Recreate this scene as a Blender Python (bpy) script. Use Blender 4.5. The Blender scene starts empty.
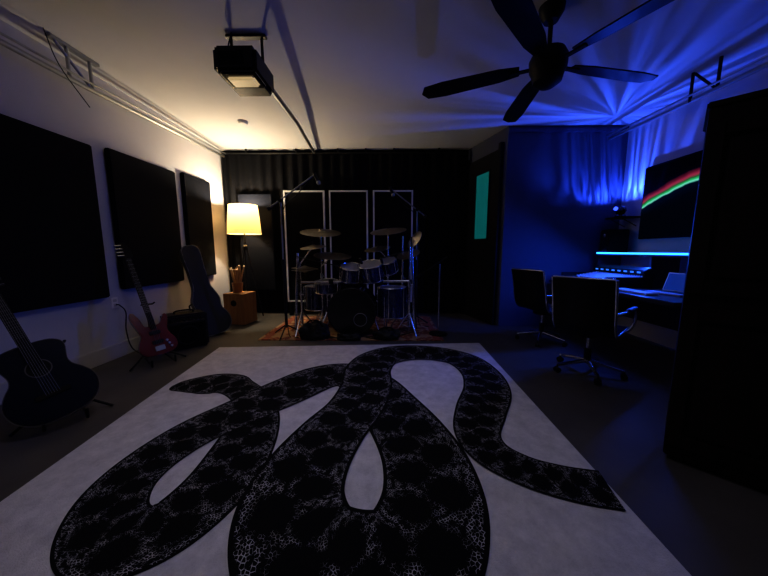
import bpy, bmesh, math, random
from mathutils import Vector, Matrix
random.seed(4)
S = bpy.context.scene
S.view_settings.view_transform = 'Standard'
try: S.view_settings.look = 'Medium High Contrast'
except Exception: pass
COL = S.collection
R = math.radians

# ---------------------------------------------------------------- materials
def mat(name, col, rough=.5, metal=0., emit=None, estr=0., noise=0., nscale=8., bump=0., bscale=60., spec=.5, coat=0.):
    m = bpy.data.materials.new(name); m.use_nodes = True
    nt = m.node_tree; b = nt.nodes['Principled BSDF']
    b.inputs['Base Color'].default_value = (*col, 1)
    b.inputs['Roughness'].default_value = rough
    b.inputs['Metallic'].default_value = metal
    b.inputs['Specular IOR Level'].default_value = spec
    b.inputs['Coat Weight'].default_value = coat
    if emit:
        b.inputs['Emission Color'].default_value = (*emit, 1)
        b.inputs['Emission Strength'].default_value = estr
    tc = nt.nodes.new('ShaderNodeTexCoord')
    if noise > 0:
        n = nt.nodes.new('ShaderNodeTexNoise'); n.inputs['Scale'].default_value = nscale
        n.inputs['Detail'].default_value = 6
        nt.links.new(tc.outputs['Object'], n.inputs['Vector'])
        mx = nt.nodes.new('ShaderNodeMix'); mx.data_type = 'RGBA'
        mx.inputs[6].default_value = (*[c*(1-noise) for c in col], 1)
        mx.inputs[7].default_value = (*[min(1, c*(1+noise)) for c in col], 1)
        nt.links.new(n.outputs['Fac'], mx.inputs[0]); nt.links.new(mx.outputs[2], b.inputs['Base Color'])
    if bump > 0:
        n2 = nt.nodes.new('ShaderNodeTexNoise'); n2.inputs['Scale'].default_value = bscale
        nt.links.new(tc.outputs['Object'], n2.inputs['Vector'])
        bp = nt.nodes.new('ShaderNodeBump'); bp.inputs['Strength'].default_value = bump
        bp.inputs['Distance'].default_value = .01
        nt.links.new(n2.outputs['Fac'], bp.inputs['Height']); nt.links.new(bp.outputs['Normal'], b.inputs['Normal'])
    return m

def wood(name, c1, c2, scale=6, rough=.5, axis='Z'):
    m = mat(name, c1, rough); nt = m.node_tree; b = nt.nodes['Principled BSDF']
    tc = nt.nodes.new('ShaderNodeTexCoord'); mp = nt.nodes.new('ShaderNodeMapping')
    mp.inputs['Scale'].default_value = (scale, scale, scale*.08) if axis == 'Z' else (scale*.08, scale, scale)
    n = nt.nodes.new('ShaderNodeTexNoise'); n.inputs['Scale'].default_value = 3; n.inputs['Detail'].default_value = 8
    n.inputs['Distortion'].default_value = 1.2
    r = nt.nodes.new('ShaderNodeValToRGB'); r.color_ramp.elements[0].color = (*c1, 1); r.color_ramp.elements[1].color = (*c2, 1)
    r.color_ramp.elements[0].position = .35; r.color_ramp.elements[1].position = .65
    nt.links.new(tc.outputs['Object'], mp.inputs[0]); nt.links.new(mp.outputs[0], n.inputs['Vector'])
    nt.links.new(n.outputs['Fac'], r.inputs[0]); nt.links.new(r.outputs[0], b.inputs['Base Color'])
    return m

M_wall = mat('wall_paint', (.56, .55, .57), .85, noise=.04, bump=.15, bscale=120)
M_ceil = mat('ceiling_paint', (.76, .75, .74), .9, noise=.03, bump=.12, bscale=90)
M_base = mat('trim_paint', (.5, .49, .47), .5)
M_floor = mat('concrete', (.075, .068, .062), .6, noise=.45, nscale=2.5, bump=.1, bscale=30, spec=.3)
M_black = mat('black_fabric', (.005, .005, .006), .95, noise=.3, nscale=50, bump=.4, bscale=300, spec=.1)
M_drape = mat('black_velvet', (.006, .006, .0075), .95, spec=.08, noise=.3, nscale=20)
M_panel = mat('panel_fabric', (.006, .007, .012), .95, noise=.3, nscale=80, bump=.4, bscale=400, spec=.1)
M_part = mat('dark_blue_paint', (.075, .085, .13), .8, noise=.1, bump=.1, spec=.3)
M_blackpl = mat('black_plastic', (.008, .008, .009), .45, spec=.3)
M_gloss = mat('black_gloss', (.006, .006, .008), .15, coat=.3)
M_chrome = mat('chrome', (.78, .78, .82), .2, 1.)
M_steel = mat('galvanised_steel', (.40, .40, .39), .45, 1., noise=.15)
M_leather = mat('black_leather', (.007, .007, .009), .5, bump=.25, bscale=150, spec=.3)
M_white = mat('white_trim', (.8, .78, .74), .5)
M_bind = mat('dark_binding', (.10, .09, .08), .4)
M_brass = mat('cymbal_bronze', (.40, .34, .26), .35, 1., noise=.2, nscale=30)
M_woodbox = wood('orange_wood', (.32, .14, .05), (.42, .20, .08))
M_stick = wood('drumstick_wood', (.38, .23, .11), (.5, .32, .17), 20)
M_cab = wood('dark_stained_wood', (.006, .004, .003), (.016, .009, .006), 5, .6)
M_cab.node_tree.nodes['Principled BSDF'].inputs['Specular IOR Level'].default_value = .2
M_hole = mat('dark_hole', (.004, .004, .004), .9)

# ---------------------------------------------------------------- helpers
def group(name, loc=(0, 0, 0), rz=0., mw=None):
    e = bpy.data.objects.new(name, None); e.empty_display_size = .1
    COL.objects.link(e)
    e.matrix_world = mw if mw is not None else Matrix.Translation(Vector(loc)) @ Matrix.Rotation(rz, 4, 'Z')
    return e

def fin(name, bm, m, parent=None, smooth=False, mtx=None):
    me = bpy.data.meshes.new(name)
    bmesh.ops.recalc_face_normals(bm, faces=bm.faces)
    bm.to_mesh(me); bm.free()
    for mm in (m if isinstance(m, (list, tuple)) else [m]): me.materials.append(mm)
    if smooth:
        for p in me.polygons: p.use_smooth = True
    o = bpy.data.objects.new(name, me); COL.objects.link(o)
    if parent: o.parent = parent
    if mtx is not None: o.matrix_local = mtx
    if smooth:
        try:
            me.set_sharp_from_angle(angle=R(40))
        except Exception: pass
    return o

def box(parent, name, size, loc, m, bevel=.004, rot=None):
    bm = bmesh.new(); bmesh.ops.create_cube(bm, size=1)
    for v in bm.verts: v.co = Vector((v.co.x*size[0], v.co.y*size[1], v.co.z*size[2]))
    if bevel > 0: bmesh.ops.bevel(bm, geom=bm.edges[:], offset=min(bevel, min(size)*.4), segments=2, affect='EDGES')
    mt = Matrix.Translation(Vector(loc))
    if rot: mt = mt @ Matrix.Rotation(rot[2], 4, 'Z') @ Matrix.Rotation(rot[1], 4, 'Y') @ Matrix.Rotation(rot[0], 4, 'X')
    return fin(name, bm, m, parent, False, mt)

def zto(d):
    return Vector((0, 0, 1)).rotation_difference(Vector(d).normalized()).to_matrix().to_4x4()

def cyl(parent, name, p0, p1, r, m, r2=None, seg=20, smooth=True):
    p0 = Vector(p0); p1 = Vector(p1); d = p1-p0
    bm = bmesh.new(); bmesh.ops.create_cone(bm, cap_ends=True, segments=seg, radius1=r, radius2=r if r2 is None else r2, depth=d.length)
    return fin(name, bm, m, parent, smooth, Matrix.Translation((p0+p1)/2) @ zto(d))

def tube(parent, name, pts, r, m, cyclic=False, smooth=False):
    cu = bpy.data.curves.new(name, 'CURVE'); cu.dimensions = '3D'; cu.bevel_depth = r; cu.bevel_resolution = 3
    if smooth: pts = catmull([tuple(p) for p in pts], 8)
    sp = cu.splines.new('POLY'); sp.points.add(len(pts)-1)
    for i, p in enumerate(pts): sp.points[i].co = (p[0], p[1], p[2], 1)
    sp.use_cyclic_u = cyclic; cu.use_fill_caps = True; cu.materials.append(m)
    o = bpy.data.objects.new(name, cu); COL.objects.link(o)
    dg = bpy.context.evaluated_depsgraph_get(); me = bpy.data.meshes.new_from_object(o.evaluated_get(dg))
    bpy.data.objects.remove(o); o = bpy.data.objects.new(name, me); COL.objects.link(o)
    for p in me.polygons: p.use_smooth = True
    if parent: o.parent = parent
    return o

def lathe(parent, name, prof, m, seg=32, mtx=None, smooth=True):
    bm = bmesh.new(); rings = []
    for r, z in prof:
        if r < 1e-5: rings.append([bm.verts.new((0, 0, z))])
        else: rings.append([bm.verts.new((r*math.cos(2*math.pi*i/seg), r*math.sin(2*math.pi*i/seg), z)) for i in range(seg)])
    for a, b in zip(rings[:-1], rings[1:]):
        for i in range(seg):
            j = (i+1) % seg
            if len(a) == 1 and len(b) == 1: continue
            if len(a) == 1: bm.faces.new((a[0], b[i], b[j]))
            elif len(b) == 1: bm.faces.new((a[i], a[j], b[0]))
            else: bm.faces.new((a[i], a[j], b[j], b[i]))
    return fin(name, bm, m, parent, smooth, mtx)

def torus(parent, name, R0, r, m, mtx, seg=36):
    prof = [(R0+r*math.cos(a), r*math.sin(a)) for a in [i*math.pi*2/8 for i in range(9)]]
    return lathe(parent, name, prof, m, seg, mtx)

def extr(parent, name, outline, y0, y1, m, bevel=.008, mtx=None):
    bm = bmesh.new(); vs = [bm.verts.new((x, y0, z)) for x, z in outline]; f = bm.faces.new(vs)
    r = bmesh.ops.extrude_face_region(bm, geom=[f])
    for v in r['geom']:
        if isinstance(v, bmesh.types.BMVert): v.co.y = y1
    if bevel > 0:
        ed = [e for e in bm.edges if abs(e.verts[0].co.y-e.verts[1].co.y) < 1e-6]
        bmesh.ops.bevel(bm, geom=ed, offset=bevel, segments=2, affect='EDGES', clamp_overlap=True)
    return fin(name, bm, m, parent, False, mtx)

def catmull(P, n=8):
    P = [tuple(p) for p in P]; k = len(P[0])
    Q = [tuple(2*a-b for a, b in zip(P[0], P[1]))]+P+[tuple(2*a-b for a, b in zip(P[-1], P[-2]))]
    out = []
    for i in range(1, len(Q)-2):
        for s in range(n):
            t = s/n; r = []
            for c in range(k):
                a, b, d, e = Q[i-1][c], Q[i][c], Q[i+1][c], Q[i+2][c]
                r.append(.5*(2*b+(d-a)*t+(2*a-5*b+4*d-e)*t*t+(3*b-a-3*d+e)*t**3))
            out.append(tuple(r))
    out.append(P[-1]); return out

def frame(o, L, N, sc=1.):
    L = Vector(L).normalized(); N = Vector(N); N = (N-L*N.dot(L)).normalized(); y = -N; x = y.cross(L)
    m = Matrix.Identity(4)
    for i in range(3): m[i][0] = x[i]*sc; m[i][1] = y[i]*sc; m[i][2] = L[i]*sc; m[i][3] = o[i]
    return m

# ---------------------------------------------------------------- room shell
XL, XR, YB, YF, H = -3.05, 3.5, 5.5, -1.6, 3.0
def slab(name, x0, x1, y0, y1, z0, z1, m): return box(None, name, (x1-x0, y1-y0, z1-z0), ((x0+x1)/2, (y0+y1)/2, (z0+z1)/2), m, 0)
slab('floor', XL-.1, XR+.1, YF-.1, YB+.1, -.1, 0, M_floor)
slab('ceiling', XL-.1, XR+.1, YF-.1, YB+.1, H, H+.1, M_ceil)
slab('wall_left', XL-.1, XL, YF, YB, 0, H, M_wall)
slab('wall_right', XR, XR+.1, YF, YB, 0, H, M_wall)
slab('wall_back', XL-.1, XR+.1, YB, YB+.1, 0, H, M_drape)
slab('wall_front', XL-.1, XR+.1, YF-.1, YF, 0, H, M_drape)
box(None, 'baseboard_left', (.025, YB-YF-.1, .16), (XL+.0125, (YB+YF)/2, .08), M_base, .006)
box(None, 'baseboard_right', (.025, 3.0, .16), (XR-.0125, 0, .08), M_base, .006)
bm = bmesh.new()
foot = [(1.76, 4.5), (XR, 4.5), (XR, YB), (1.45, YB)]
lo = [bm.verts.new((x, y, 0)) for x, y in foot]; hi = [bm.verts.new((x, y, H)) for x, y in foot]
bm.faces.new(lo); bm.faces.new(hi)
for i in range(4): bm.faces.new((lo[i], lo[(i+1) % 4], hi[(i+1) % 4], hi[i]))
fin('wall_partition', bm, M_part)
box(None, 'trim_1', (1.72, .03, .05), (2.62, 4.485, 2.93), M_part, .004)
d = Vector((1.45-1.76, 1.0, 0)).normalized(); nrm = Vector((-d.y, d.x, 0))
dm = Matrix.Identity(4)
for i in range(3): dm[i][0] = d[i]; dm[i][1] = nrm[i]
dm.translation = Vector((1.76, 4.5, 0))+nrm*.004
g = group('door_1', mw=dm)
M_door = mat('black_door_paint', (.007, .008, .011), .6, spec=.2)
M_teal = mat('teal_lit_glass', (.01, .08, .09), .3, emit=(.01, .36, .36), estr=.20, noise=.5, nscale=3)
box(g, 'door_leaf', (.86, .04, 2.72), (.56, .022, 1.36), M_door)
box(g, 'door_frame_near', (.06, .06, 2.8), (.10, .03, 1.4), M_door)
box(g, 'door_frame_far', (.05, .06, 2.8), (1.005, .03, 1.4), M_door)
box(g, 'window_pane', (.34, .012, 1.05), (.50, .048, 1.92), M_teal, .001)
for sx in (.32, .68): box(g, 'window_bead', (.02, .02, 1.1), (sx, .052, 1.92), M_door, .002)
for sz in (1.38, 2.46): box(g, 'window_bead', (.38, .02, .02), (.50, .052, sz), M_door, .002)
cyl(g, 'door_handle', (.2, .04, 1.0), (.2, .1, 1.0), .015, M_chrome)

def curtain(x0, x1, y=5.41, z1=2.90):
    bm = bmesh.new(); n = int((x1-x0)*70); ph = random.random()*6; prev = None
    for i in range(n+1):
        x = x0+(x1-x0)*i/n; w = .022*math.sin(x*34+ph)+.012*math.sin(x*13+ph*2)
        col = [bm.verts.new((x, y+w*(1 if z < .9 else .7), z1*z)) for z in (0.008, .33, .66, .97, 1.0)]
        if prev:
            for a in range(4): bm.faces.new((prev[a], col[a], col[a+1], prev[a+1]))
        prev = col
    return fin('black_curtain', bm, M_drape, None, True)
curtain(-3.0, -1.9); curtain(-1.88, -.5); curtain(-.48, .72); curtain(.74, 1.40, 5.38)
g = group('curtain_rail')
cyl(g, 'rail', (-3.0, 5.40, 2.92), (1.42, 5.40, 2.92), .012, M_blackpl)
for x in (-2.55, -1.65, -1.34, -.9, -.4, .1, .9):
    box(g, 'rail_bracket', (.03, .03, .08), (x, 5.40, 2.958), M_blackpl, .003)

# ---------------------------------------------------------------- acoustic panels
def apanel(sz, loc):
    g = group('acoustic_panel', loc)
    box(g, 'fabric_face', sz, (0, 0, 0), M_panel, .012)
    return g
for y0, y1, z0, z1 in ((2.0, 3.03, .70, 2.25), (3.2, 4.18, .76, 2.29), (4.34, 4.98, .78, 2.33)):
    apanel((.06, y1-y0, z1-z0), (XL+.032, (y0+y1)/2, (z0+z1)/2))
apanel((.62, .05, 1.75), (-2.4, 5.33, 1.33))

for x0, x1 in ((-1.86, -1.13), (-1.05, -.36), (-.27, .44)):
    g = group('framed_gobo_panel', ((x0+x1)/2, 5.27, 0)); w = x1-x0
    box(g, 'core', (w-.04, .04, 1.98), (0, .012, 1.25), M_black, .004)
    for s in (-1, 1): box(g, 'frame_side', (.028, .05, 2.0), (s*(w/2-.014), 0, 1.25), M_white, .003)
    for z in (.265, 2.236): box(g, 'frame_rail', (w-.056, .05, .028), (0, 0, z), M_white, .003)
    for s in (-1, 1): box(g, 'foot', (.05, .12, .25), (s*(w/2-.06), 0, .125), M_blackpl, .004)

# ---------------------------------------------------------------- snake rug
def rug_mat():
    m = mat('rug_wool', (.60, .585, .60), .95, noise=.0, spec=.1); nt = m.node_tree; b = nt.nodes['Principled BSDF']
    tc = nt.nodes.new('ShaderNodeTexCoord')
    n = nt.nodes.new('ShaderNodeTexNoise'); n.inputs['Scale'].default_value = 9; n.inputs['Detail'].default_value = 10; n.inputs['Roughness'].default_value = .8
    r = nt.nodes.new('ShaderNodeValToRGB'); r.color_ramp.elements[0].color = (.46, .45, .47, 1); r.color_ramp.elements[1].color = (.68, .66, .67, 1)
    r.color_ramp.elements[0].position = .35; r.color_ramp.elements[1].position = .65
    nt.links.new(tc.outputs['Object'], n.inputs['Vector']); nt.links.new(n.outputs['Fac'], r.inputs[0]); nt.links.new(r.outputs[0], b.inputs['Base Color'])
    n2 = nt.nodes.new('ShaderNodeTexNoise'); n2.inputs['Scale'].default_value = 220; bp = nt.nodes.new('ShaderNodeBump'); bp.inputs['Strength'].default_value = .6; bp.inputs['Distance'].default_value = .006
    nt.links.new(tc.outputs['Object'], n2.inputs['Vector']); nt.links.new(n2.outputs['Fac'], bp.inputs['Height']); nt.links.new(bp.outputs['Normal'], b.inputs['Normal'])
    return m
def snake_mat():
    m = mat('snake_scales', (.01, .01, .01), .95, spec=.1); nt = m.node_tree; N = nt.nodes; Lk = nt.links; b = N['Principled BSDF']
    uv = N.new('ShaderNodeUVMap'); uv.uv_map = 'UVMap'; sp = N.new('ShaderNodeSeparateXYZ'); Lk.new(uv.outputs[0], sp.inputs[0])
    def mt(op, a, b_=None, c=None, clamp=False):
        n = N.new('ShaderNodeMath'); n.operation = op; n.use_clamp = clamp
        for i, v in enumerate((a, b_, c)):
            if v is None: continue
            if isinstance(v, (int, float)): n.inputs[i].default_value = v
            else: Lk.new(v, n.inputs[i])
        return n.outputs[0]
    s, v = sp.outputs[0], sp.outputs[1]
    vo = N.new('ShaderNodeTexVoronoi'); vo.voronoi_dimensions = '2D'; vo.feature = 'DISTANCE_TO_EDGE'; vo.inputs['Randomness'].default_value = .8
    mp = N.new('ShaderNodeMapping'); mp.inputs['Scale'].default_value = (3.9, 3.4, 1); mp.inputs['Rotation'].default_value = (0, 0, .7); Lk.new(uv.outputs[0], mp.inputs[0])
    Lk.new(mp.outputs[0], vo.inputs['Vector'])
    nz = N.new('ShaderNodeTexNoise'); nz.inputs['Scale'].default_value = 4; nz.inputs['Detail'].default_value = 3; Lk.new(uv.outputs[0], nz.inputs['Vector'])
    nf = N.new('ShaderNodeTexNoise'); nf.inputs['Scale'].default_value = 8; nf.inputs['Detail'].default_value = 2; Lk.new(uv.outputs[0], nf.inputs['Vector'])
    nv = nz.outputs['Fac']; av = mt('ABSOLUTE', v)
    P = 1.0
    def fr(off): return mt('MULTIPLY', mt('SUBTRACT', mt('FRACT', mt('ADD', mt('DIVIDE', s, P), off)), .5), P)
    wob = mt('MULTIPLY', mt('SUBTRACT', nv, .5), .35)
    d1 = mt('ADD', mt('SQRT', mt('ADD', mt('POWER', fr(0.), 2), mt('POWER', mt('MULTIPLY', mt('SUBTRACT', v, .30), .85), 2))), wob)
    d2 = mt('ADD', mt('SQRT', mt('ADD', mt('POWER', fr(.5), 2), mt('POWER', mt('MULTIPLY', mt('ADD', v, .38), .85), 2))), wob)
    dm_ = mt('MINIMUM', d1, d2)
    amt = mt('MULTIPLY', mt('SUBTRACT', dm_, .32), 5., None, True)
    inside = mt('LESS_THAN', av, .92)
    brk = mt('MULTIPLY', mt('SUBTRACT', nf.outputs['Fac'], .42), 5., None, True)
    wid = mt('MULTIPLY', mt('MULTIPLY', amt, brk), .10)
    line = mt('LESS_THAN', vo.outputs['Distance'], wid)
    f = mt('MULTIPLY', inside, line)
    mx = N.new('ShaderNodeMix'); mx.data_type = 'RGBA'; mx.inputs[6].default_value = (.005, .005, .006, 1); mx.inputs[7].default_value = (.46, .45, .46, 1)
    Lk.new(f, mx.inputs[0]); Lk.new(mx.outputs[2], b.inputs['Base Color'])
    return m
g = group('snake_rug')
bm = bmesh.new()
q = [(-1.72, .05), (1.10, .05), (1.18, 3.62), (-2.08, 3.40)]
nx, ny = 30, 30; grid = []
for j in range(ny+1):
    row = []
    for i in range(nx+1):
        u, w = i/nx, j/ny
        xa = q[0][0]*(1-u)+q[1][0]*u; xb = q[3][0]*(1-u)+q[2][0]*u
        ya = q[0][1]*(1-u)+q[1][1]*u; yb = q[3][1]*(1-u)+q[2][1]*u
        row.append(bm.verts.new((xa*(1-w)+xb*w, ya*(1-w)+yb*w, .012)))
    grid.append(row)
for j in range(ny):
    for i in range(nx): bm.faces.new((grid[j][i], grid[j][i+1], grid[j+1][i+1], grid[j+1][i]))
be = [e for e in bm.edges if e.is_boundary]
r = bmesh.ops.extrude_edge_only(bm, edges=be)
for v in r['geom']:
    if isinstance(v, bmesh.types.BMVert): v.co.z = .001
fin('rug_pile', bm, rug_mat(), g)
SN = [(-1.90, 2.36, .05, .0135), (-1.86, 2.37, .17, .0135), (-1.75, 2.41, .30, .0135), (-1.60, 2.44, .40, .0135), (-1.44, 2.43, .38, .0135), (-1.32, 2.37, .29, .0135), (-1.18, 2.26, .27, .0135),
      (-1.04, 2.10, .28, .0135), (-.94, 1.88, .34, .0135), (-.88, 1.6, .38, .0135), (-.87, 1.32, .38, .0135), (-.95, 1.10, .35, .0137), (-1.10, 1.03, .33, .014),
      (-1.24, 1.10, .31, .0145), (-1.34, 1.28, .32, .015), (-1.345, 1.5, .34, .0155), (-1.26, 1.75, .38, .016), (-1.09, 1.99, .43, .0165), (-.87, 2.29, .50, .0165),
      (-.63, 2.58, .52, .0165), (-.38, 2.64, .50, .0165), (-.15, 2.42, .48, .0165), (.0, 2.1, .5, .0165), (.14, 1.78, .5, .0165), (.22, 1.48, .5, .0165), (.21, 1.2, .5, .0165),
      (.09, .98, .5, .017), (-.11, .93, .5, .0175), (-.33, 1.0, .5, .018), (-.45, 1.2, .5, .0185), (-.45, 1.45, .48, .0185), (-.37, 1.75, .46, .0185), (-.25, 2.05, .45, .0185),
      (-.19, 2.4, .46, .0185), (-.20, 2.75, .47, .0185), (-.10, 3.05, .48, .0185), (.16, 3.23, .5, .0185), (.5, 3.23, .46, .0185), (.8, 3.05, .42, .0185), (.90, 2.7, .39, .0185),
      (.85, 2.35, .39, .0185), (.69, 2.02, .36, .0185), (.585, 1.76, .30, .0185), (.61, 1.57, .27, .0185), (.75, 1.43, .25, .0185), (.93, 1.35, .25, .0185), (1.115, 1.31, .25, .0185)]
C = catmull(SN, 10)
bm = bmesh.new(); uvl = bm.loops.layers.uv.new('UVMap'); rows = []; s = 0; NV = 6
for i, c in enumerate(C):
    a = C[max(0, i-1)]; b2 = C[min(len(C)-1, i+1)]
    t = Vector((b2[0]-a[0], b2[1]-a[1], 0)).normalized(); n = Vector((-t.y, t.x, 0)); w = max(.01, c[2])
    if i: s += math.hypot(c[0]-C[i-1][0], c[1]-C[i-1][1])/(max(w, .2)/2)
    rows.append(([bm.verts.new(Vector((c[0], c[1], c[3]))+n*(w/2)*(2*k/NV-1)) for k in range(NV+1)], s))
for (ra, sa), (rb, sb) in zip(rows[:-1], rows[1:]):
    for k in range(NV):
        f = bm.faces.new((ra[k], ra[k+1], rb[k+1], rb[k]))
        for l, (uu, vv) in zip(f.loops, ((sa, k), (sa, k+1), (sb, k+1), (sb, k))): l[uvl].uv = (uu, 2*vv/NV-1)
fin('snake_motif', bm, snake_mat(), g)

m = mat('persian_wool', (.35, .1, .05), .95, spec=.1); nt = m.node_tree; b = nt.nodes['Principled BSDF']
tc = nt.nodes.new('ShaderNodeTexCoord'); vo = nt.nodes.new('ShaderNodeTexVoronoi'); vo.inputs['Scale'].default_value = 9; vo.distance = 'MANHATTAN'
r = nt.nodes.new('ShaderNodeValToRGB'); cr = r.color_ramp; cr.interpolation = 'CONSTANT'
cr.elements[0].color = (.36, .22, .12, 1); cr.elements[1].color = (.24, .07, .03, 1); cr.elements[1].position = .25
for p, c in ((.5, (.05, .04, .08, 1)), (.6, (.28, .10, .04, 1)), (.8, (.34, .22, .13, 1))):
    e = cr.elements.new(p); e.color = c
nt.links.new(tc.outputs['Object'], vo.inputs['Vector']); nt.links.new(vo.outputs['Distance'], r.inputs[0]); nt.links.new(r.outputs[0], b.inputs['Base Color'])
g = group('persian_rug', (-.5, 4.42, 0))
box(g, 'field', (2.5, 1.4, .010), (0, 0, .0055), m, .002)
M_bord = mat('rug_border', (.24, .06, .03), .9, noise=.5, nscale=30)
for s2 in (-1, 1): box(g, 'border', (.09, 1.4, .012), (s2*1.16, 0, .0065), M_bord, .001)

# ---------------------------------------------------------------- garage hardware
g = group('garage_door_track')
tube(g, 'rail', [(-2.84, .4, 2.70), (-2.84, 2.9, 2.72), (-2.93, 5.35, 2.86)], .022, M_steel)
tube(g, 'rail_lip', [(-2.80, .4, 2.74), (-2.80, 2.9, 2.76), (-2.89, 5.35, 2.90)], .01, M_steel)
for y in (2.75, 2.95): cyl(g, 'hanger', (-2.84, y, 2.72), (-2.84, y, 3.0), .014, M_steel)
cyl(g, 'hanger_brace', (-2.84, 2.65, 2.98), (-2.84, 2.93, 2.74), .012, M_steel)
box(g, 'hanger_plate', (.05, .42, .03), (-2.84, 2.82, 2.985), M_steel)
tube(g, 'pull_cord', [(-2.80, 2.55, 2.99), (-2.78, 2.62, 2.75), (-2.74, 2.80, 2.50)], .004, M_blackpl, smooth=True)
g = group('garage_door_track')
tube(g, 'rail', [(3.12, .4, 2.70), (3.12, 2.9, 2.72), (3.2, 4.46, 2.80)], .022, M_steel)
tube(g, 'rail_lip', [(3.08, .4, 2.74), (3.08, 2.9, 2.76), (3.16, 4.46, 2.84)], .01, M_steel)
for y in (3.0, 3.25): cyl(g, 'hanger', (3.12, y, 2.72), (3.12, y, 3.0), .014, M_blackpl)
cyl(g, 'hanger_brace', (3.12, 3.02, 2.74), (3.12, 3.23, 2.98), .012, M_blackpl)

g = group('garage_door_opener', (-1.2, 2.62, 0))
box(g, 'housing', (.34, .40, .20), (0, 0, 2.68), M_blackpl, .03)
box(g, 'light_lens', (.22, .13, .04), (.02, -.08, 2.572), mat('lens', (.5, .45, .3), .3, emit=(1, .72, .36), estr=.32, noise=.4, nscale=12), .015)
box(g, 'lens_bezel', (.28, .22, .03), (.02, -.08, 2.585), M_gloss, .01)
for k in range(5): box(g, 'vent', (.2, .006, .012), (-.02, -.202, 2.64+.02*k), M_hole, .001)
for sx in (-.13, .13):
    box(g, 'hanger_strap', (.025, .004, .26), (sx, .05, 2.87), M_blackpl, .001)
box(g, 'ceiling_plate', (.34, .05, .02), (0, .05, 2.985), M_blackpl)
tube(g, 'drive_rail', [(.04, .18, 2.78), (0, 1.4, 2.86), (-.12, 2.76, 2.93)], .024, M_steel)
tube(g, 'power_cord', [(-.1, .1, 2.78), (-.16, .06, 2.9), (-.1, .0, 2.99)], .006, M_blackpl, smooth=True)

g = group('smoke_detector', (-2.05, 4.3, H-.001))
lathe(g, 'body', [(0, -.035), (.05, -.035), (.065, -.02), (.07, 0), (0, 0)], M_white)

g = group('ceiling_fan', (1.22, 2.42, 0), R(12))
M_fan = mat('fan_dark', (.006, .006, .007), .5, spec=.3)
lathe(g, 'canopy', [(0, 2.9), (.05, 2.9), (.085, 2.96), (.09, 2.999), (0, 2.999)], M_fan)
cyl(g, 'downrod', (0, 0, 2.68), (0, 0, 2.92), .016, M_fan)
lathe(g, 'motor', [(0, 2.44), (.05, 2.445), (.10, 2.48), (.115, 2.54), (.13, 2.57), (.135, 2.64), (.11, 2.69), (.04, 2.71), (0, 2.71)], M_fan)
for k in range(5):
    a = k*math.tau/5; mt = Matrix.Rotation(a, 4, 'Z') @ Matrix.Translation((0, 0, 2.6)) @ Matrix.Rotation(R(10), 4, 'X')
    bm = bmesh.new()
    ol = [(.2, -.045), (.35, -.07), (.8, -.085), (.96, -.07), (1.0, 0), (.96, .07), (.8, .085), (.35, .07), (.2, .045)]
    f = bm.faces.new([bm.verts.new((x, y, 0)) for x, y in ol]); rr = bmesh.ops.extrude_face_region(bm, geom=[f])
    for v in rr['geom']:
        if isinstance(v, bmesh.types.BMVert): v.co.z = .01
    fin('blade', bm, M_fan, g, False, mt)
    box(g, 'blade_iron', (.2, .04, .012), Matrix.Rotation(a, 3, 'Z') @ Vector((.17, 0, 2.595)), M_fan, .002, (0, 0, a))

def fill_downlight(x, y, p, col, ang=140):  # added out-of-view ceiling spot with modelled housing, lavender fill for the rug
    g = group('added_fill_fixture', (x, y, H))
    lathe(g, 'trim_ring', [(.06, -.012), (.085, -.010), (.09, -.001), (.06, -.001), (.06, -.012)], M_white)
    lathe(g, 'diffuser', [(0, -.003), (.06, -.003)], mat('diffuser', (.5, .5, .55), .5, emit=col, estr=1.))
    l = bpy.data.lights.new('fill_downlight', 'SPOT'); l.energy = p; l.color = col; l.spot_size = R(ang); l.spot_blend = 1; l.shadow_soft_size = .12
    o = bpy.data.objects.new('fill_lamp', l); COL.objects.link(o); o.parent = g; o.location = (0, 0, -.03)
fill_downlight(-.9, 1.5, 36, (.88, .82, 1.0)); fill_downlight(.4, 1.6, 26, (.76, .74, 1.0))

# ---------------------------------------------------------------- floor lamp
g = group('floor_lamp', (-2.5, 5.06, 0))
m = mat('linen_shade', (.75, .58, .34), .9, emit=(1.0, .60, .20), estr=.30); nt = m.node_tree
tr = nt.nodes.new('ShaderNodeBsdfTranslucent'); tr.inputs[0].default_value = (.8, .56, .25, 1)
ms = nt.nodes.new('ShaderNodeMixShader'); ms.inputs[0].default_value = .16
outn = [n for n in nt.nodes if n.type == 'OUTPUT_MATERIAL'][0]
nt.links.new(nt.nodes['Principled BSDF'].outputs[0], ms.inputs[1]); nt.links.new(tr.outputs[0], ms.inputs[2]); nt.links.new(ms.outputs[0], outn.inputs[0])
bm = bmesh.new(); seg = 40; rings = []
for rr_, z in ((.285, 1.48), (.265, 1.72), (.24, 1.97)):
    rings.append([bm.verts.new((rr_*math.cos(i*math.tau/seg), rr_*math.sin(i*math.tau/seg)*.8, z)) for i in range(seg)])
for a, b_ in zip(rings[:-1], rings[1:]):
    for i in range(seg): bm.faces.new((a[i], a[(i+1) % seg], b_[(i+1) % seg], b_[i]))
fin('shade', bm, m, g, True)
cyl(g, 'stem', (0, 0, 1.25), (0, 0, 1.66), .012, M_blackpl)
lathe(g, 'hub', [(0, 1.2), (.04, 1.2), (.045, 1.27), (.02, 1.3), (0, 1.3)], M_blackpl)
for a in (R(-80), R(30), R(165)):
    cyl(g, 'leg', (.02*math.cos(a), .02*math.sin(a), 1.24), (.24*math.cos(a), .2*math.sin(a), .006), .011, M_blackpl)
lathe(g, 'bulb', [(0, 1.66), (.02, 1.67), (.035, 1.72), (.02, 1.76), (0, 1.77)], mat('bulb', (1, 1, 1), .3, emit=(1, .75, .4), estr=4))
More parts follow.
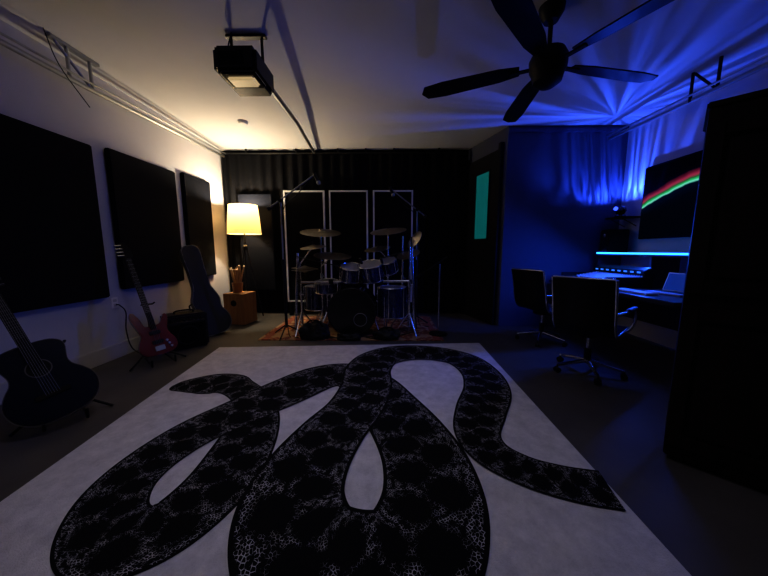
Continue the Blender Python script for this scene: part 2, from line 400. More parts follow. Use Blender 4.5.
l = bpy.data.lights.new('bulb_light', 'POINT'); l.energy = 68; l.color = (1, .86, .62); l.shadow_soft_size = .04
o = bpy.data.objects.new('bulb_light', l); COL.objects.link(o); o.parent = g; o.location = (0, 0, 1.92)

g = group('cajon', (-2.44, 4.66, 0), R(-8))
box(g, 'body', (.36, .34, .50), (0, 0, .262), M_woodbox, .006)
cyl(g, 'sound_hole', (0, -.168, .36), (0, -.1725, .36), .05, M_hole)
for sx in (-.14, .14):
    for sy in (-.13, .13): cyl(g, 'foot', (sx, sy, 0), (sx, sy, .015), .018, M_blackpl)
g = group('drumstick_holder', (-2.47, 4.66, .513))
lathe(g, 'cup', [(0, 0), (.07, 0), (.085, .16), (.08, .16), (.066, .01), (0, .01)], M_woodbox)
for k in range(20):
    a = random.random()*6.28; r1 = random.random()*.05; r2 = .03+random.random()*.09
    top = Vector((r2*math.cos(a), r2*math.sin(a), .36+random.random()*.08))
    cyl(g, 'stick', (r1*math.cos(a), r1*math.sin(a), .015), top, .011, M_stick, r2=.009, seg=8)
    if k % 3 == 0: lathe(g, 'mallet_tip', [(0, -.02), (.018, 0), (0, .02)], M_stick, 10, Matrix.Translation(top))

# ---------------------------------------------------------------- guitars
def mirror(half): return [(x, z) for x, z in half]+[(-x, z) for x, z in reversed(half) if x > 1e-4]
AC = [(0, 0), (.07, .005), (.13, .025), (.175, .07), (.197, .13), (.195, .19), (.165, .25), (.135, .29), (.125, .33), (.135, .38), (.145, .42), (.138, .46), (.10, .49), (.04, .5)]
def smooth_outline(P, n=4):
    Q = catmull(P+[P[0]], n); return Q[:-1]
def strings(g, x, z0, z1, y, n, sp, m):
    for i in range(n):
        o = (i-(n-1)/2)*sp
        cyl(g, 'string', (o*1.3, y, z0), (o*.8, y, z1), .0007, m, seg=6)
def stand_parts(g, M, h):
    """tripod guitar stand, built in the stand's own frame M (local -y = front)"""
    iv = g.matrix_world.inverted() @ M
    T = lambda p: tuple(iv @ Vector(p))
    sc = 1/g.matrix_world.to_scale().x
    e = bpy.data.objects.new('guitar_stand_support', None); COL.objects.link(e); e.parent = g
    def tb(n, pts, r): tube(e, n, [T(p) for p in pts], r*sc, M_blackpl)
    tb('stand_pole', [(0, .22, .05), (0, .30, h)], .011)
    for a in (R(-35), R(215), R(90)): tb('stand_leg', [(0, .24, .16), (.30*math.cos(a), .20+.26*math.sin(a), .012)], .010)
    for s2 in (-1, 1): tb('stand_cradle', [(0, .22, .16), (s2*.09, .16, .06), (s2*.10, -.08, .035), (s2*.10, -.085, .10)], .009)
    tb('stand_yoke', [(-.05, .22, h+.02), (-.05, .27, h), (.05, .27, h), (.05, .22, h+.02)], .009)
def acoustic(loc, L, N):
    g = group('acoustic_guitar', mw=frame(loc, L, N, 1.10))
    top = mat('guitar_navy_gloss', (.004, .007, .018), .25, coat=.4)
    side = mat('guitar_side', (.008, .006, .007), .3, coat=.4)
    ol = mirror(catmull(AC, 3))
    extr(g, 'body', ol, -.05, .05, side, .006)
    ol2 = [(x*.97, .25+(z-.25)*.97) for x, z in ol]; extr(g, 'soundboard', ol2, -.0535, -.05, top, 0)
    tube(g, 'binding', [(x, -.052, z) for x, z in ol], .002, M_bind, True)
    cyl(g, 'rosette', (0, -.0545, .335), (0, -.0535, .335), .056, M_bind, seg=32); cyl(g, 'sound_hole', (0, -.0552, .335), (0, -.054, .335), .050, M_hole, seg=32)
    box(g, 'bridge', (.15, .012, .028), (0, -.058, .16), M_cab, .003)
    box(g, 'neck', (.05, .025, .46), (0, -.045, .63), M_cab, .006)
    box(g, 'fretboard', (.054, .008, .5), (0, -.061, .60), M_gloss, .001)
    for k in range(14): box(g, 'fret', (.052, .002, .002), (0, -.0655, .84-.45*(1-.5**(k/7.0))*.9), M_bind, 0)
    extr(g, 'headstock', [(-.025, .85), (.025, .85), (.038, .9), (.036, 1.02), (.012, 1.03), (0, 1.02), (-.012, 1.03), (-.036, 1.02), (-.038, .9)], -.05, -.032, M_gloss, .002)
    for s2 in (-1, 1):
        for k in range(3): cyl(g, 'tuner', (s2*.03, -.042, .91+.04*k), (s2*.06, -.042, .91+.04*k), .007, M_chrome, seg=8)
    strings(g, 0, .16, .86, -.069, 6, .009, M_steel)
    return g
def bass(loc, L, N):
    g = group('bass_guitar', mw=frame(loc, L, N))
    red = mat('bass_red_gloss', (.15, .018, .012), .25, coat=.5, noise=.5, nscale=5)
    P = [(0, 0), (.1, .008), (.155, .05), (.165, .12), (.13, .2), (.118, .25), (.14, .33), (.155, .385), (.135, .42), (.10, .38), (.06, .325), (-.05, .32), (-.075, .38), (-.105, .47), (-.14, .49), (-.155, .43), (-.13, .31), (-.115, .23), (-.148, .16), (-.165, .09), (-.12, .02)]
    extr(g, 'body', smooth_outline(P, 4), -.022, .022, red, .007)
    box(g, 'bridge', (.085, .015, .05), (0, -.03, .07), M_steel, .003)
    for z in (.14, .24): box(g, 'pickup', (.095, .014, .035), (0, -.03, z), M_blackpl, .003)
    for k in range(3): cyl(g, 'knob', (.1-.012*k, -.022, .06+.035*k), (.1-.012*k, -.042, .06+.035*k), .011, M_steel, seg=12)
    box(g, 'neck', (.046, .022, .76), (0, -.025, .68), wood('neck_wood', (.16, .08, .04), (.25, .13, .06), 8), .006)
    box(g, 'fretboard', (.05, .006, .78), (0, -.039, .67), M_cab, .001)
    for k in range(20): box(g, 'fret', (.049, .002, .002), (0, -.0425, 1.04-.72*(1-.5**(k/12.0))*1.2), M_steel, 0)
    extr(g, 'headstock', [(-.025, 1.05), (.025, 1.05), (.05, 1.09), (.045, 1.16), (.02, 1.24), (-.015, 1.25), (-.035, 1.18), (-.035, 1.1)], -.032, -.016, M_cab, .002)
    for k in range(4): cyl(g, 'tuner', (-.02, -.024, 1.1+.037*k), (-.075, -.024, 1.1+.037*k), .010, M_chrome, seg=8)
    strings(g, 0, .08, 1.06, -.046, 4, .011, M_steel)
    return g
ga = acoustic((-2.20, 1.82, .07), (-.54, .09, .93), (.77, -.62, .3))
gb = bass((-2.36, 2.86, .12), (-.42, .16, 1.08), (.80, -.55, .3))
bpy.context.view_layer.update()
stand_parts(ga, Matrix.Translation((-2.24, 1.84, 0)) @ Matrix.Rotation(R(51), 4, 'Z'), .52)
stand_parts(gb, Matrix.Translation((-2.38, 2.87, 0)) @ Matrix.Rotation(R(55), 4, 'Z'), .62)

g = group('guitar_case', mw=frame((-2.46, 3.98, .01), (-.36, .08, 1.22), (.72, -.70, .2), 1.03))
HC = [(0, 0), (.10, .005), (.17, .04), (.215, .11), (.22, .2), (.195, .28), (.16, .34), (.155, .4), (.165, .47), (.15, .54), (.12, .62), (.10, .7), (.095, .9), (.10, 1.0), (.105, 1.08), (.10, 1.2), (.06, 1.25), (.03, 1.255)]
ol = mirror(catmull(HC, 3))
M_case = mat('case_shell', (.02, .021, .026), .5, bump=.3, bscale=200)
M_val = mat('case_trim', (.25, .25, .25), .4, .5)
extr(g, 'shell', ol, -.07, .07, M_case, .012)
for y in (-.062, -.002, .06): tube(g, 'valance', [(x*1.005, y, z) for x, z in ol], .006, M_val, True)
for z in (.18, .45, .8): box(g, 'latch', (.012, .04, .035), ((.222 if z < .3 else .17 if z < .6 else .1), 0, z), M_brass, .002)
tube(g, 'handle', [(-.16, 0, .36), (-.2, 0, .38), (-.2, 0, .46), (-.165, 0, .48)], .01, M_leather, smooth=True)

g = group('guitar_amplifier', (-2.52, 3.45, 0), R(48))
box(g, 'cabinet', (.44, .26, .42), (0, 0, .225), M_leather, .02)
box(g, 'grille_cloth', (.38, .012, .28), (0, -.13, .18), M_black, .004)
box(g, 'control_panel', (.38, .012, .06), (0, -.131, .37), M_gloss, .003)
for k in range(6): cyl(g, 'knob', (-.15+.06*k, -.135, .37), (-.15+.06*k, -.152, .37), .012, M_blackpl, seg=12)
torus(g, 'speaker_ring', .11, .006, M_blackpl, Matrix.Translation((0, -.137, .18)) @ Matrix.Rotation(R(90), 4, 'X'))
tube(g, 'handle', [(-.1, 0, .43), (-.08, 0, .465), (.08, 0, .465), (.1, 0, .43)], .01, M_blackpl, smooth=True)
for sx in (-.18, .18):
    for sy in (-.09, .09): cyl(g, 'foot', (sx, sy, 0), (sx, sy, .02), .018, M_blackpl, seg=10)

g = group('wall_outlet', (XL+.004, 3.12, .62))
box(g, 'plate', (.008, .08, .12), (0, 0, 0), M_white, .003)
for z in (-.025, .025): box(g, 'socket', (.004, .04, .03), (.005, 0, z), M_base, .001)
g = group('power_cable', (XL+.02, 3.12, .62))
tube(g, 'cord', [(.0, 0, -.02), (.04, 0, -.03), (.05, .05, -.12), (.05, .03, -.32), (.10, .02, -.52), (.25, .0, -.612)], .006, M_blackpl, smooth=True)

g = group('subwoofer', (-2.16, 1.10, 0), R(20))
box(g, 'cabinet', (.36, .36, .50), (0, 0, .265), M_blackpl, .015)
torus(g, 'surround', .12, .012, M_leather, Matrix.Translation((0, -.182, .24)) @ Matrix.Rotation(R(90), 4, 'X'))
lathe(g, 'cone', [(.12, 0), (.04, .03), (0, .02)], M_black, 28, Matrix.Translation((0, -.183, .24)) @ Matrix.Rotation(R(-90), 4, 'X'))
for sx in (-.14, .14):
    for sy in (-.14, .14): cyl(g, 'foot', (sx, sy, 0), (sx, sy, .02), .02, M_blackpl, seg=10)

# ---------------------------------------------------------------- drum kit
kit = group('drum_kit', (-.5, 4.08, .012))
M_shell = mat('drum_shell', (.025, .035, .12), .15, .5, coat=.8, noise=.5, nscale=40)
M_head = mat('drum_head', (.30, .30, .34), .5)
M_khead = mat('kick_head', (.006, .006, .008), .35)
def drum(name, c, r, dep, tilt=(0, 0), headm=M_head, axis='Z', lugs=6):
    mt = Matrix.Translation(Vector(c)) @ Matrix.Rotation(tilt[0], 4, 'X') @ Matrix.Rotation(tilt[1], 4, 'Y')
    if axis == 'Y': mt = mt @ Matrix.Rotation(R(90), 4, 'X')
    h = dep/2
    lathe(kit, name+'_shell', [(r, -h), (r, h)], M_shell, 40, mt)
    lathe(kit, name+'_head', [(0, h+.002), (r, h+.002)], headm, 40, mt); lathe(kit, name+'_bottom_head', [(0, -h-.002), (r, -h-.002)], M_head, 40, mt)
    for z in (-h, h): torus(kit, name+'_hoop', r+.006, .009, M_chrome if axis == 'Z' else M_gloss, mt @ Matrix.Translation((0, 0, z)), 40)
    for k in range(lugs):
        a = k*math.tau/lugs+.3
        cyl(kit, name+'_lug', mt @ Vector(((r+.012)*math.cos(a), (r+.012)*math.sin(a), -h)), mt @ Vector(((r+.012)*math.cos(a), (r+.012)*math.sin(a), h)), .006, M_chrome, seg=8)
drum('kick', (0, 0, .345), .325, .42, headm=M_khead, axis='Y', lugs=8)
torus(kit, 'kick_port_ring', .09, .004, M_steel, Matrix.Translation((.12, -.215, .24)) @ Matrix.Rotation(R(90), 4, 'X'))
drum('high_tom', (-.02, -.02, .87), .15, .19, (R(18), R(6)))
drum('mid_tom', (.26, -.02, .89), .165, .22, (R(18), R(-6)))
drum('small_tom', (.50, .12, .96), .13, .17, (R(20), R(-12)))
drum('floor_tom', (.56, .06, .45), .21, .42)
drum('second_floor_tom', (-.62, .42, .45), .19, .36)
drum('snare', (-.40, .14, .66), .18, .14, (R(8), 0), lugs=8)
for sx in (-.3, .3): cyl(kit, 'kick_spur', (sx*.95, -.1, .3), (sx*1.35, -.22, 0), .010, M_chrome)
for a in (0, 2.1, 4.2): cyl(kit, 'floor_tom_leg', (.56+.225*math.cos(a), .06+.225*math.sin(a), 0), (.56+.225*math.cos(a), .06+.225*math.sin(a), .55), .008, M_chrome)
def stand(x, y, h, name='cymbal_stand', spread=.24, rot=.4):
    cyl(kit, name+'_tube', (x, y, .12), (x, y, h*.55), .017, M_chrome); cyl(kit, name+'_upper', (x, y, h*.5), (x, y, h), .012, M_chrome)
    cyl(kit, name+'_clamp', (x, y, h*.53), (x, y, h*.58), .026, M_chrome, seg=10)
    cyl(kit, name+'_wing', (x, y, h*.55), (x+.05, y-.03, h*.55), .008, M_chrome, seg=8)
    for k in range(3):
        a = rot+k*math.tau/3
        cyl(kit, name+'_leg', (x, y, .32), (x+spread*math.cos(a), y+spread*math.sin(a), .008), .010, M_chrome, seg=8)
        cyl(kit, name+'_strut', (x, y, .1), (x+spread*.55*math.cos(a), y+spread*.55*math.sin(a), .14), .006, M_chrome, seg=6)
def cymbal(x, y, z, r, tx=0, ty=0, name='crash_cymbal'):
    mt = Matrix.Translation((x, y, z)) @ Matrix.Rotation(R(tx), 4, 'X') @ Matrix.Rotation(R(ty), 4, 'Y')
    lathe(kit, name, [(0, .03), (.02, .028), (.04, .016), (.06, .012), (r*.6, .004), (r, -.012), (r, -.014), (r*.6, .001), (.05, .009), (0, .02)], M_brass, 44, mt)
    cyl(kit, name+'_wingnut', mt @ Vector((0, 0, .02)), mt @ Vector((0, 0, .07)), .008, M_blackpl, seg=8)
stand(-.50, .25, 1.46); cymbal(-.50, .25, 1.46, .30, 14, 4)
stand(-.74, -.02, 1.02, 'hihat_stand'); cymbal(-.55, -.02, 1.24, .18, 10, -4, 'splash_cymbal')
cymbal(-.30, .1, 1.12, .27, 10, 5, 'ride_cymbal'); cyl(kit, 'ride_arm', (-.50, .25, .95), (-.30, .1, 1.12), .010, M_chrome)
cyl(kit, 'splash_arm', (-.74, -.02, 1.0), (-.55, -.02, 1.24), .010, M_chrome)
cymbal(-.70, .06, .94, .19, 0, 3, 'hihat_top'); cymbal(-.70, .06, .90, .19, 180, 3, 'hihat_bottom')
stand(.50, .25, 1.48); cymbal(.50, .25, 1.48, .27, 14, -6)
cymbal(.34, .30, 1.22, .2, 12, -8, 'china_cymbal'); cyl(kit, 'china_arm', (.50, .25, 1.05), (.34, .30, 1.22), .01, M_chrome)
stand(.80, -.08, 1.30, 'rack_stand', .2, 1.0); cymbal(.86, .0, 1.34, .14, 35, -50, 'effects_cymbal')
stand(.72, .30, 1.40, 'rack_stand', .2, 1.5); cymbal(.80, .28, 1.14, .18, 20, -15, 'stack_cymbal')
cyl(kit, 'rack_bar', (-.76, -.05, .74), (.82, -.05, .76), .018, M_chrome)
cyl(kit, 'rack_post', (-.82, -.1, 0), (-.76, -.05, 1.15), .018, M_chrome); cyl(kit, 'rack_post', (.88, -.12, 0), (.82, -.05, 1.35), .018, M_chrome)
for x in (-.76, -.3, .1, .4, .82): cyl(kit, 'rack_clamp', (x-.03, -.05, .75), (x+.03, -.05, .75), .032, M_blackpl, seg=12)
for x in (-.02, .26, .50): cyl(kit, 'tom_mount', (x, .0, .72), (x, -.05, .86), .012, M_chrome)
for x0, y0, z0, x1, y1, z1 in ((-.76, -.1, 1.1, -.2, -.15, .98), (.82, -.08, 1.2, .40, -.12, 1.08), (.1, -.05, .78, .12, -.18, 1.08)):
    cyl(kit, 'clip_mic_arm', (x0, y0, z0), (x1, y1, z1), .007, M_blackpl, seg=8); cyl(kit, 'clip_mic', (x1, y1, z1), (x1+.02, y1+.06, z1-.07), .018, M_blackpl, seg=10)
for k in range(3): cyl(kit, 'snare_leg', (-.40, .14, .3), (-.40+.2*math.cos(k*2.09), .14+.2*math.sin(k*2.09), .008), .009, M_chrome, seg=8)
cyl(kit, 'snare_post', (-.40, .14, .2), (-.40, .14, .58), .014, M_chrome)
lathe(kit, 'throne_seat', [(0, .46), (.14, .46), (.17, .48), (.17, .53), (.14, .56), (0, .56)], M_leather, 28, Matrix.Translation((-.05, .75, 0)))
cyl(kit, 'throne_post', (-.05, .75, .12), (-.05, .75, .48), .015, M_chrome)
for k in range(3): cyl(kit, 'throne_leg', (-.05, .75, .25), (-.05+.22*math.cos(k*2.09), .75+.22*math.sin(k*2.09), .008), .009, M_chrome, seg=8)
box(kit, 'kick_pedal', (.09, .26, .02), (-.02, .38, .05), M_steel, .003, (R(12), 0, 0))
box(kit, 'hihat_pedal', (.09, .26, .02), (-.66, .20, .05), M_steel, .003, (R(12), 0, 0))
for k, (x0, y0, x1, y1) in enumerate(((-.6, -.2, .5, -.28), (-.3, -.32, .65, -.2), (.2, -.3, .9, .0), (-.7, -.12, -.2, -.3))):
    pts = [(x0+(x1-x0)*t/6, y0+(y1-y0)*t/6+.05*math.sin(t*2.1+k), .004) for t in range(7)]
    tube(kit, 'mic_cable', pts, .007, M_blackpl, smooth=True)

def bag(x, y, sx, sy, sz):
    bm = bmesh.new(); bmesh.ops.create_icosphere(bm, subdivisions=4, radius=1)
    from mathutils import noise as NZ
    for v in bm.verts:
        p = v.co.copy(); dsp = 1+.28*NZ.noise(p*2.2+Vector((x*9, y, 0)))+.10*NZ.noise(p*6)
        v.co = Vector((p.x*sx*dsp, p.y*sy*dsp, max(-.0, (p.z+.35)*sz*dsp*.75)))
    g = group('gear_bag', (x, y, .012)); fin('bag_cloth', bm, M_leather, g, True)
    tube(g, 'strap', [(-sx*.6, 0, sz*.8), (-sx*.2, -.03, sz*1.15), (sx*.3, -.02, sz*1.12), (sx*.6, 0, sz*.75)], .01, M_black, smooth=True)
bag(-1.0, 3.79, .20, .09, .22); bag(-.52, 3.74, .16, .06, .09); bag(-.02, 3.78, .18, .08, .14)

def micstand(x, y, h, ex, ey, ez, bx, by, bz):
    g = group('microphone_stand', (x, y, .012))
    for k in range(3):
        a = .5+k*math.tau/3; cyl(g, 'leg', (0, 0, .16), (.24*math.cos(a), .24*math.sin(a), .01), .010, M_blackpl, seg=8)
    cyl(g, 'lower_tube', (0, 0, .12), (0, 0, h*.55), .015, M_blackpl); cyl(g, 'upper_tube', (0, 0, h*.5), (0, 0, h), .011, M_steel)
    cyl(g, 'clutch', (0, 0, h*.53), (0, 0, h*.58), .022, M_blackpl)
    cyl(g, 'boom_clamp', (0, -.02, h), (0, .02, h), .026, M_blackpl)
    cyl(g, 'boom', (bx, by, bz), (ex, ey, ez), .010, M_steel); cyl(g, 'counterweight', (bx, by, bz), Vector((bx, by, bz))*.8+Vector((0, 0, h))*.2, .026, M_blackpl)
    cyl(g, 'microphone_body', (ex, ey, ez+.02), (ex+.05, ey, ez-.09), .022, M_blackpl)
    lathe(g, 'microphone_grille', [(0, -.035), (.026, -.02), (.03, 0), (.024, .02), (0, .025)], M_steel, 16, Matrix.Translation((ex+.055, ey, ez-.10)))
    tube(g, 'cable', [(ex, ey, ez), (ex*.5, ey*.5, (ez+h)/2-.08), (.015, 0, h*.9), (.02, .0, h*.4), (.05, -.05, .05), (.2, -.10, .006)], .006, M_blackpl, smooth=True)
micstand(-1.42, 3.90, 1.84, .42, .15, 2.20, -.16, -.05, 1.72)
micstand(.44, 4.50, 1.80, -.42, .0, 2.12, .14, 0, 1.69)
g = group('microphone_stand', (.72, 4.02, .012))
lathe(g, 'round_base', [(0, 0), (.13, 0), (.13, .012), (.03, .025), (0, .025)], M_blackpl)
cyl(g, 'tube', (0, 0, .02), (0, 0, 1.0), .011, M_chrome); cyl(g, 'boom', (.1, 0, 1.1), (-.25, .05, .85), .008, M_blackpl)
cyl(g, 'microphone_body', (-.25, .05, .85), (-.33, .06, .80), .02, M_blackpl)

# ---------------------------------------------------------------- studio desk
dk = group('studio_desk', (0, 0, 0))
M_desk = mat('desk_laminate', (.05, .05, .06), .3, coat=.2)
box(dk, 'desktop', (1.0, 1.95, .04), (2.97, 3.46, .73), M_desk, .005)
for y in (2.52, 4.40): box(dk, 'side_panel', (.86, .035, .71), (3.03, y, .355), M_desk, .004)
box(dk, 'modesty_panel', (.02, 1.85, .45), (3.42, 3.46, .48), M_desk, .003)
box(dk, 'hutch_shelf', (.36, 1.80, .03), (3.31, 3.50, 1.135), M_desk, .003)
for y in (2.62, 3.5, 4.38): box(dk, 'hutch_support', (.34, .025, .37), (3.31, y, .935), M_desk, .002)
M_led = mat('led_blue', (.1, .3, 1), .4, emit=(.02, .20, 1.0), estr=5)
box(dk, 'led_strip', (.012, 1.62, .022), (3.125, 3.58, 1.16), M_led, .002)
l = bpy.data.lights.new('led_glow', 'AREA'); l.shape = 'RECTANGLE'; l.size = .03; l.size_y = 1.6; l.energy = 36; l.color = (.02, .10, 1)
o = bpy.data.objects.new('led_glow', l); COL.objects.link(o); o.parent = dk; o.location = (3.10, 3.58, 1.15)
o.rotation_euler = Vector((.6, 0, .8)).to_track_quat('Z', 'Y').to_euler()

g = group('mixing_console', (2.84, 3.85, .752))
box(g, 'chassis', (.52, .86, .05), (0, 0, .07), M_blackpl, .01, (0, R(-10), 0))
box(g, 'meter_bridge', (.10, .86, .13), (.24, 0, .17), M_blackpl, .01, (0, R(-25), 0))
for sy in (-.43, .43): box(g, 'wood_cheek', (.56, .02, .13), (0, sy, .067), M_cab, .005)
bm = bmesh.new()
for i in range(22):
    for j in range(7):
        x = -.08+.045*j; y = -.38+.036*i; z = .096+x*.176
        bmesh.ops.create_cone(bm, cap_ends=True, segments=8, radius1=.011, radius2=.008, depth=.018, matrix=Matrix.Translation((x, y, z+.008)))
    x = -.17+random.uniform(-.04, .04); y = -.38+.036*i
    bmesh.ops.create_cube(bm, size=1, matrix=Matrix.Translation((x, y, .096+x*.176+.008)) @ Matrix.Diagonal((.028, .014, .016, 1)))
fin('knobs_and_faders', bm, mat('knob_grey', (.8, .8, .85), .4), g)
M_ledw = mat('meter_leds', (.1, .3, .6), .4, emit=(.05, .25, 1), estr=.8)
for i in range(8): box(g, 'meter', (.004, .05, .02), (.175, -.35+.1*i, .185), M_ledw, .001)
g = group('computer_keyboard', (2.64, 3.10, .752), R(90))
M_key = mat('keys_silver', (.65, .66, .7), .4)
box(g, 'base', (.44, .13, .014), (0, 0, .008), M_key, .004)
bm = bmesh.new()
for i in range(15):
    for j in range(5): bmesh.ops.create_cube(bm, size=1, matrix=Matrix.Translation((-.2+.0285*i, -.05+.025*j, .018)) @ Matrix.Diagonal((.024, .021, .006, 1)))
fin('keys', bm, mat('keycaps', (.8, .8, .85), .4), g)
g = group('laptop', (2.92, 2.98, .752), R(-82))
box(g, 'base', (.34, .24, .016), (0, 0, .009), M_key, .004)
box(g, 'keypad', (.29, .11, .003), (0, .03, .018), M_blackpl, .001)
box(g, 'lid', (.34, .01, .20), (0, .135, .115), M_key, .003, (R(-18), 0, 0))
box(g, 'screen', (.32, .003, .18), (0, .129, .115), mat('laptop_screen', (.01, .02, .05), .2, emit=(.01, .06, .5), estr=.35), .001, (R(-18), 0, 0))
g = group('audio_interface', (3.31, 3.06, .752))
box(g, 'rack_unit', (.22, .42, .14), (0, 0, .075), M_gloss, .005)
for k in range(5): cyl(g, 'knob', (-.11, -.15+.07*k, .08), (-.13, -.15+.07*k, .08), .014, M_chrome, seg=12)

def studio_speaker(x, y, z, rz, s=1.):
    g = group('studio_monitor_speaker', (x, y, z), rz)
    box(g, 'cabinet', (.22*s, .26*s, .34*s), (0, 0, .171*s), M_blackpl, .012)
    torus(g, 'woofer_surround', .075*s, .008*s, M_leather, Matrix.Translation((0, -.131*s, .12*s)) @ Matrix.Rotation(R(90), 4, 'X'))
    lathe(g, 'woofer_cone', [(.075*s, 0), (.02*s, .02*s), (0, .012*s)], M_steel, 24, Matrix.Translation((0, -.132*s, .12*s)) @ Matrix.Rotation(R(-90), 4, 'X'))
    lathe(g, 'tweeter', [(.03*s, 0), (.015*s, -.012*s), (0, -.014*s)], M_chrome, 20, Matrix.Translation((0, -.132*s, .26*s)) @ Matrix.Rotation(R(-90), 4, 'X'))
studio_speaker(3.28, 4.28, 1.153, R(-100)); studio_speaker(3.32, 2.76, 1.153, R(-80))

g = group('wall_shelf', (3.36, 4.28, 1.66))
box(g, 'board', (.27, .30, .02), (0, 0, 0), M_blackpl, .003)
for sy in (-.1, .1): tube(g, 'bracket', [(.13, sy, -.12), (-.08, sy, -.012)], .006, M_blackpl)
g = group('star_projector', (3.33, 4.28, 1.671))
lathe(g, 'base', [(0, 0), (.06, 0), (.065, .02), (.04, .05), (0, .05)], M_gloss)
lathe(g, 'dome', [(.0, .03), (.05, .05), (.07, .09), (.06, .13), (.03, .155), (0, .16)], M_gloss)
cyl(g, 'lens', (-.05, 0, .11), (-.085, 0, .125), .025, mat('lens_blue', (.1, .2, 1), .2, emit=(.05, .1, 1), estr=2))
def star_light(name, energy, col, size):
    l = bpy.data.lights.new(name, 'SPOT'); l.energy = energy; l.color = col; l.shadow_soft_size = .01; l.spot_size = size; l.spot_blend = .6
    l.use_nodes = True; nt = l.node_tree; N = nt.nodes; em = [n for n in N if n.type == 'EMISSION'][0]
    tc = N.new('ShaderNodeTexCoord'); sp = N.new('ShaderNodeSeparateXYZ'); nt.links.new(tc.outputs['Normal'], sp.inputs[0])
    at = N.new('ShaderNodeMath'); at.operation = 'ARCTAN2'; nt.links.new(sp.outputs[1], at.inputs[0]); nt.links.new(sp.outputs[0], at.inputs[1])
    cb = N.new('ShaderNodeCombineXYZ'); ml = N.new('ShaderNodeMath'); ml.operation = 'MULTIPLY'; ml.inputs[1].default_value = 6.5
    nt.links.new(at.outputs[0], ml.inputs[0]); nt.links.new(ml.outputs[0], cb.inputs[0])
    m2 = N.new('ShaderNodeMath'); m2.operation = 'MULTIPLY'; m2.inputs[1].default_value = 1.6; nt.links.new(sp.outputs[2], m2.inputs[0]); nt.links.new(m2.outputs[0], cb.inputs[1])
    nz = N.new('ShaderNodeTexNoise'); nz.inputs['Scale'].default_value = 1; nz.inputs['Detail'].default_value = 3; nz.inputs['Distortion'].default_value = .7
    nt.links.new(cb.outputs[0], nz.inputs['Vector'])
    rp = N.new('ShaderNodeValToRGB'); rp.color_ramp.elements[0].position = .44; rp.color_ramp.elements[0].color = (.10, .10, .10, 1)
    rp.color_ramp.elements[1].position = .68; rp.color_ramp.elements[1].color = (1, 1, 1, 1)
    nt.links.new(nz.outputs['Fac'], rp.inputs[0]); nt.links.new(rp.outputs[0], em.inputs['Strength'])
    o = bpy.data.objects.new(name, l); COL.objects.link(o); return o
o = star_light('star_beam', 150, (.03, .09, 1), R(176))
o.parent = g; o.location = (-.12, -.04, .17); o.rotation_euler = Vector((.10, .02, -.9)).to_track_quat('Z', 'Y').to_euler()

g = group('wall_television', (XR-.045, 3.54, 1.82))
box(g, 'panel', (.04, 1.06, .94), (0, 0, 0), M_gloss, .008)
m = mat('tv_picture', (.0, .0, .0), .3, spec=.1); nt = m.node_tree; b = nt.nodes['Principled BSDF']; N = nt.nodes
tc = N.new('ShaderNodeTexCoord'); sp = N.new('ShaderNodeSeparateXYZ'); nt.links.new(tc.outputs['Object'], sp.inputs[0])
def mm(op, a, b_=None):
    n = N.new('ShaderNodeMath'); n.operation = op
    for i, v in enumerate((a, b_)):
        if v is None: continue
        if isinstance(v, (int, float)): n.inputs[i].default_value = v
        else: nt.links.new(v, n.inputs[i])
    return n.outputs[0]
dd = mm('SQRT', mm('ADD', mm('POWER', mm('ADD', sp.outputs[1], .45), 2), mm('POWER', mm('ADD', sp.outputs[2], 1.9), 2)))
dn = mm('ADD', dd, -2.10)
nz = N.new('ShaderNodeTexNoise'); nz.inputs['Scale'].default_value = 5; nt.links.new(tc.outputs['Object'], nz.inputs['Vector'])
dn = mm('ADD', dn, mm('MULTIPLY', mm('SUBTRACT', nz.outputs['Fac'], .5), .05))
rp = N.new('ShaderNodeValToRGB'); cr = rp.color_ramp; cr.elements[0].position = 0; cr.elements[0].color = (0, .001, .004, 1)
cr.elements[1].position = 1; cr.elements[1].color = (0, 0, 0, 1)
for p, c in ((.36, (.0, .004, .015, 1)), (.43, (.20, .8, .6, 1)), (.48, (.03, .5, .15, 1)), (.56, (.02, .10, .04, 1)), (.66, (.35, .03, .08, 1)), (.76, (.12, .01, .03, 1)), (.88, (0, 0, .004, 1))):
    e = cr.elements.new(p); e.color = c
nt.links.new(mm('ADD', mm('MULTIPLY', dn, 3.6), .5), rp.inputs[0]); nt.links.new(rp.outputs[0], b.inputs['Emission Color']); b.inputs['Emission Strength'].default_value = .8
box(g, 'screen', (.004, 1.02, .90), (-.0215, 0, 0), m, 0)
box(g, 'wall_mount', (.03, .3, .3), (.03, 0, 0), M_blackpl)

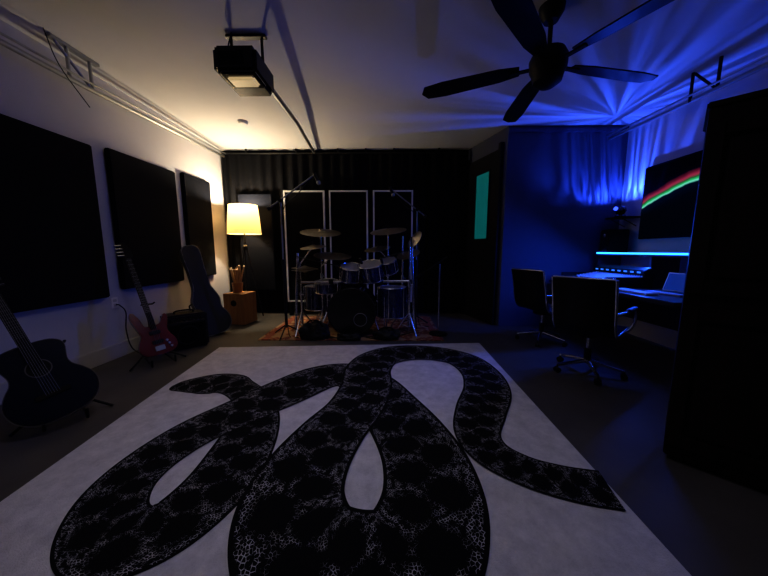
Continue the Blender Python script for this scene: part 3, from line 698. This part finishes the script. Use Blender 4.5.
def chair(x, y, rz):
    g = group('office_chair', (x, y, 0), rz)
    W = .24
    prof = catmull([(.25, .44), (.22, .465), (.05, .45), (-.12, .44), (-.19, .47), (-.23, .56), (-.26, .72), (-.30, .90), (-.315, .955)], 6)
    bm = bmesh.new(); rows = []; s = 0
    for i, (py, pz) in enumerate(prof):
        a = prof[max(0, i-1)]; b = prof[min(len(prof)-1, i+1)]; t = Vector((0, b[0]-a[0], b[1]-a[1])).normalized(); n = Vector((0, -t.z, t.y))
        if i: s += math.hypot(py-prof[i-1][0], pz-prof[i-1][1])
        rows.append([bm.verts.new(Vector((xx, py, pz))+n*(.006*abs(math.sin(s*math.pi/.05)))) for xx in (-W, 0, W)])
    for ra, rb in zip(rows[:-1], rows[1:]):
        for k in range(2): bm.faces.new((ra[k], ra[k+1], rb[k+1], rb[k]))
    o = fin('ribbed_sling', bm, M_leather, g, True); md = o.modifiers.new('thick', 'SOLIDIFY'); md.thickness = .022; md.offset = 0
    for s2 in (-1, 1):
        tube(g, 'side_rail', [(s2*(W+.008), a, b) for a, b in prof], .014, M_chrome)
        tube(g, 'armrest_frame', catmull([(s2*(W+.02), .12, .45), (s2*(W+.05), .16, .52), (s2*(W+.055), .16, .62), (s2*(W+.055), .10, .665), (s2*(W+.05), -.08, .665), (s2*(W+.02), -.245, .655)], 5), .012, M_chrome)
        box(g, 'arm_pad', (.04, .22, .022), (s2*(W+.055), .02, .682), M_leather, .008)
    cyl(g, 'cross_bar', (-W, .02, .42), (W, .02, .42), .014, M_chrome); cyl(g, 'back_bar', (-W, -.25, .66), (W, -.25, .66), .010, M_chrome)
    tube(g, 'top_handle', [(-W, -.315, .955), (W, -.315, .955)], .012, M_chrome)
    box(g, 'tilt_mechanism', (.14, .2, .05), (0, 0, .395), M_blackpl, .01)
    cyl(g, 'gas_lift', (0, 0, .12), (0, 0, .38), .022, M_chrome); cyl(g, 'lift_sleeve', (0, 0, .10), (0, 0, .25), .03, M_blackpl)
    for k in range(5):
        a = k*math.tau/5+.3; ex, ey = .29*math.cos(a), .29*math.sin(a)
        cyl(g, 'base_arm', (0, 0, .125), (ex, ey, .075), .022, M_chrome, r2=.014, seg=12)
        cyl(g, 'caster_stem', (ex, ey, .045), (ex, ey, .08), .007, M_blackpl, seg=8)
        p = Vector((ex, ey, .028)); q2 = Vector((-math.sin(a), math.cos(a), 0))
        for s2 in (-1, 1): cyl(g, 'caster', p+q2*s2*.006, p+q2*s2*.022, .027, M_blackpl, seg=16)
chair(1.97, 2.76, R(-52)); chair(2.04, 3.75, R(-70))

ang = R(-45)
g = group('wooden_cabinet', (1.6, 1.56, 0), ang)
Wc, Dc, Hc = .85, .42, 1.93
box(g, 'carcass', (Wc, Dc, Hc-.06), (Wc/2, Dc/2, .03+(Hc-.06)/2), M_cab, .006)
box(g, 'plinth', (Wc-.04, Dc-.04, .04), (Wc/2, Dc/2, .02), M_cab, .003)
box(g, 'cornice', (Wc+.02, Dc+.01, .03), (Wc/2, Dc/2, Hc-.015), M_cab, .006)
for i in range(2):
    cx = Wc*(.25+.5*i)
    for zc, hh in ((.50, .80), (1.40, .86)):
        for s2 in (-1, 1): box(g, 'door_stile', (.06, .02, hh), (cx+s2*(Wc/4-.035), -.008, zc), M_cab, .004)
        for s2 in (-1, 1): box(g, 'door_rail', (Wc/2-.13, .02, .07), (cx, -.008, zc+s2*(hh/2-.035)), M_cab, .004)
        box(g, 'door_panel', (Wc/2-.17, .012, hh-.18), (cx, -.004, zc), M_cab, .006)
    cyl(g, 'knob', (Wc/2+(-.04 if i == 0 else .04), -.018, 1.0), (Wc/2+(-.04 if i == 0 else .04), -.045, 1.0), .013, M_cab, seg=14)

w = bpy.data.worlds.new('world'); S.world = w; w.use_nodes = True
w.node_tree.nodes['Background'].inputs[0].default_value = (.02, .02, .035, 1); w.node_tree.nodes['Background'].inputs[1].default_value = .3
cam = bpy.data.cameras.new('camera'); cam.lens = 13.5; cam.sensor_width = 36; cam.clip_start = .02
co = bpy.data.objects.new('camera', cam); COL.objects.link(co); co.location = (0, 0, 1.2); co.rotation_euler = (R(90-7.46), 0, R(.8)); S.camera = co
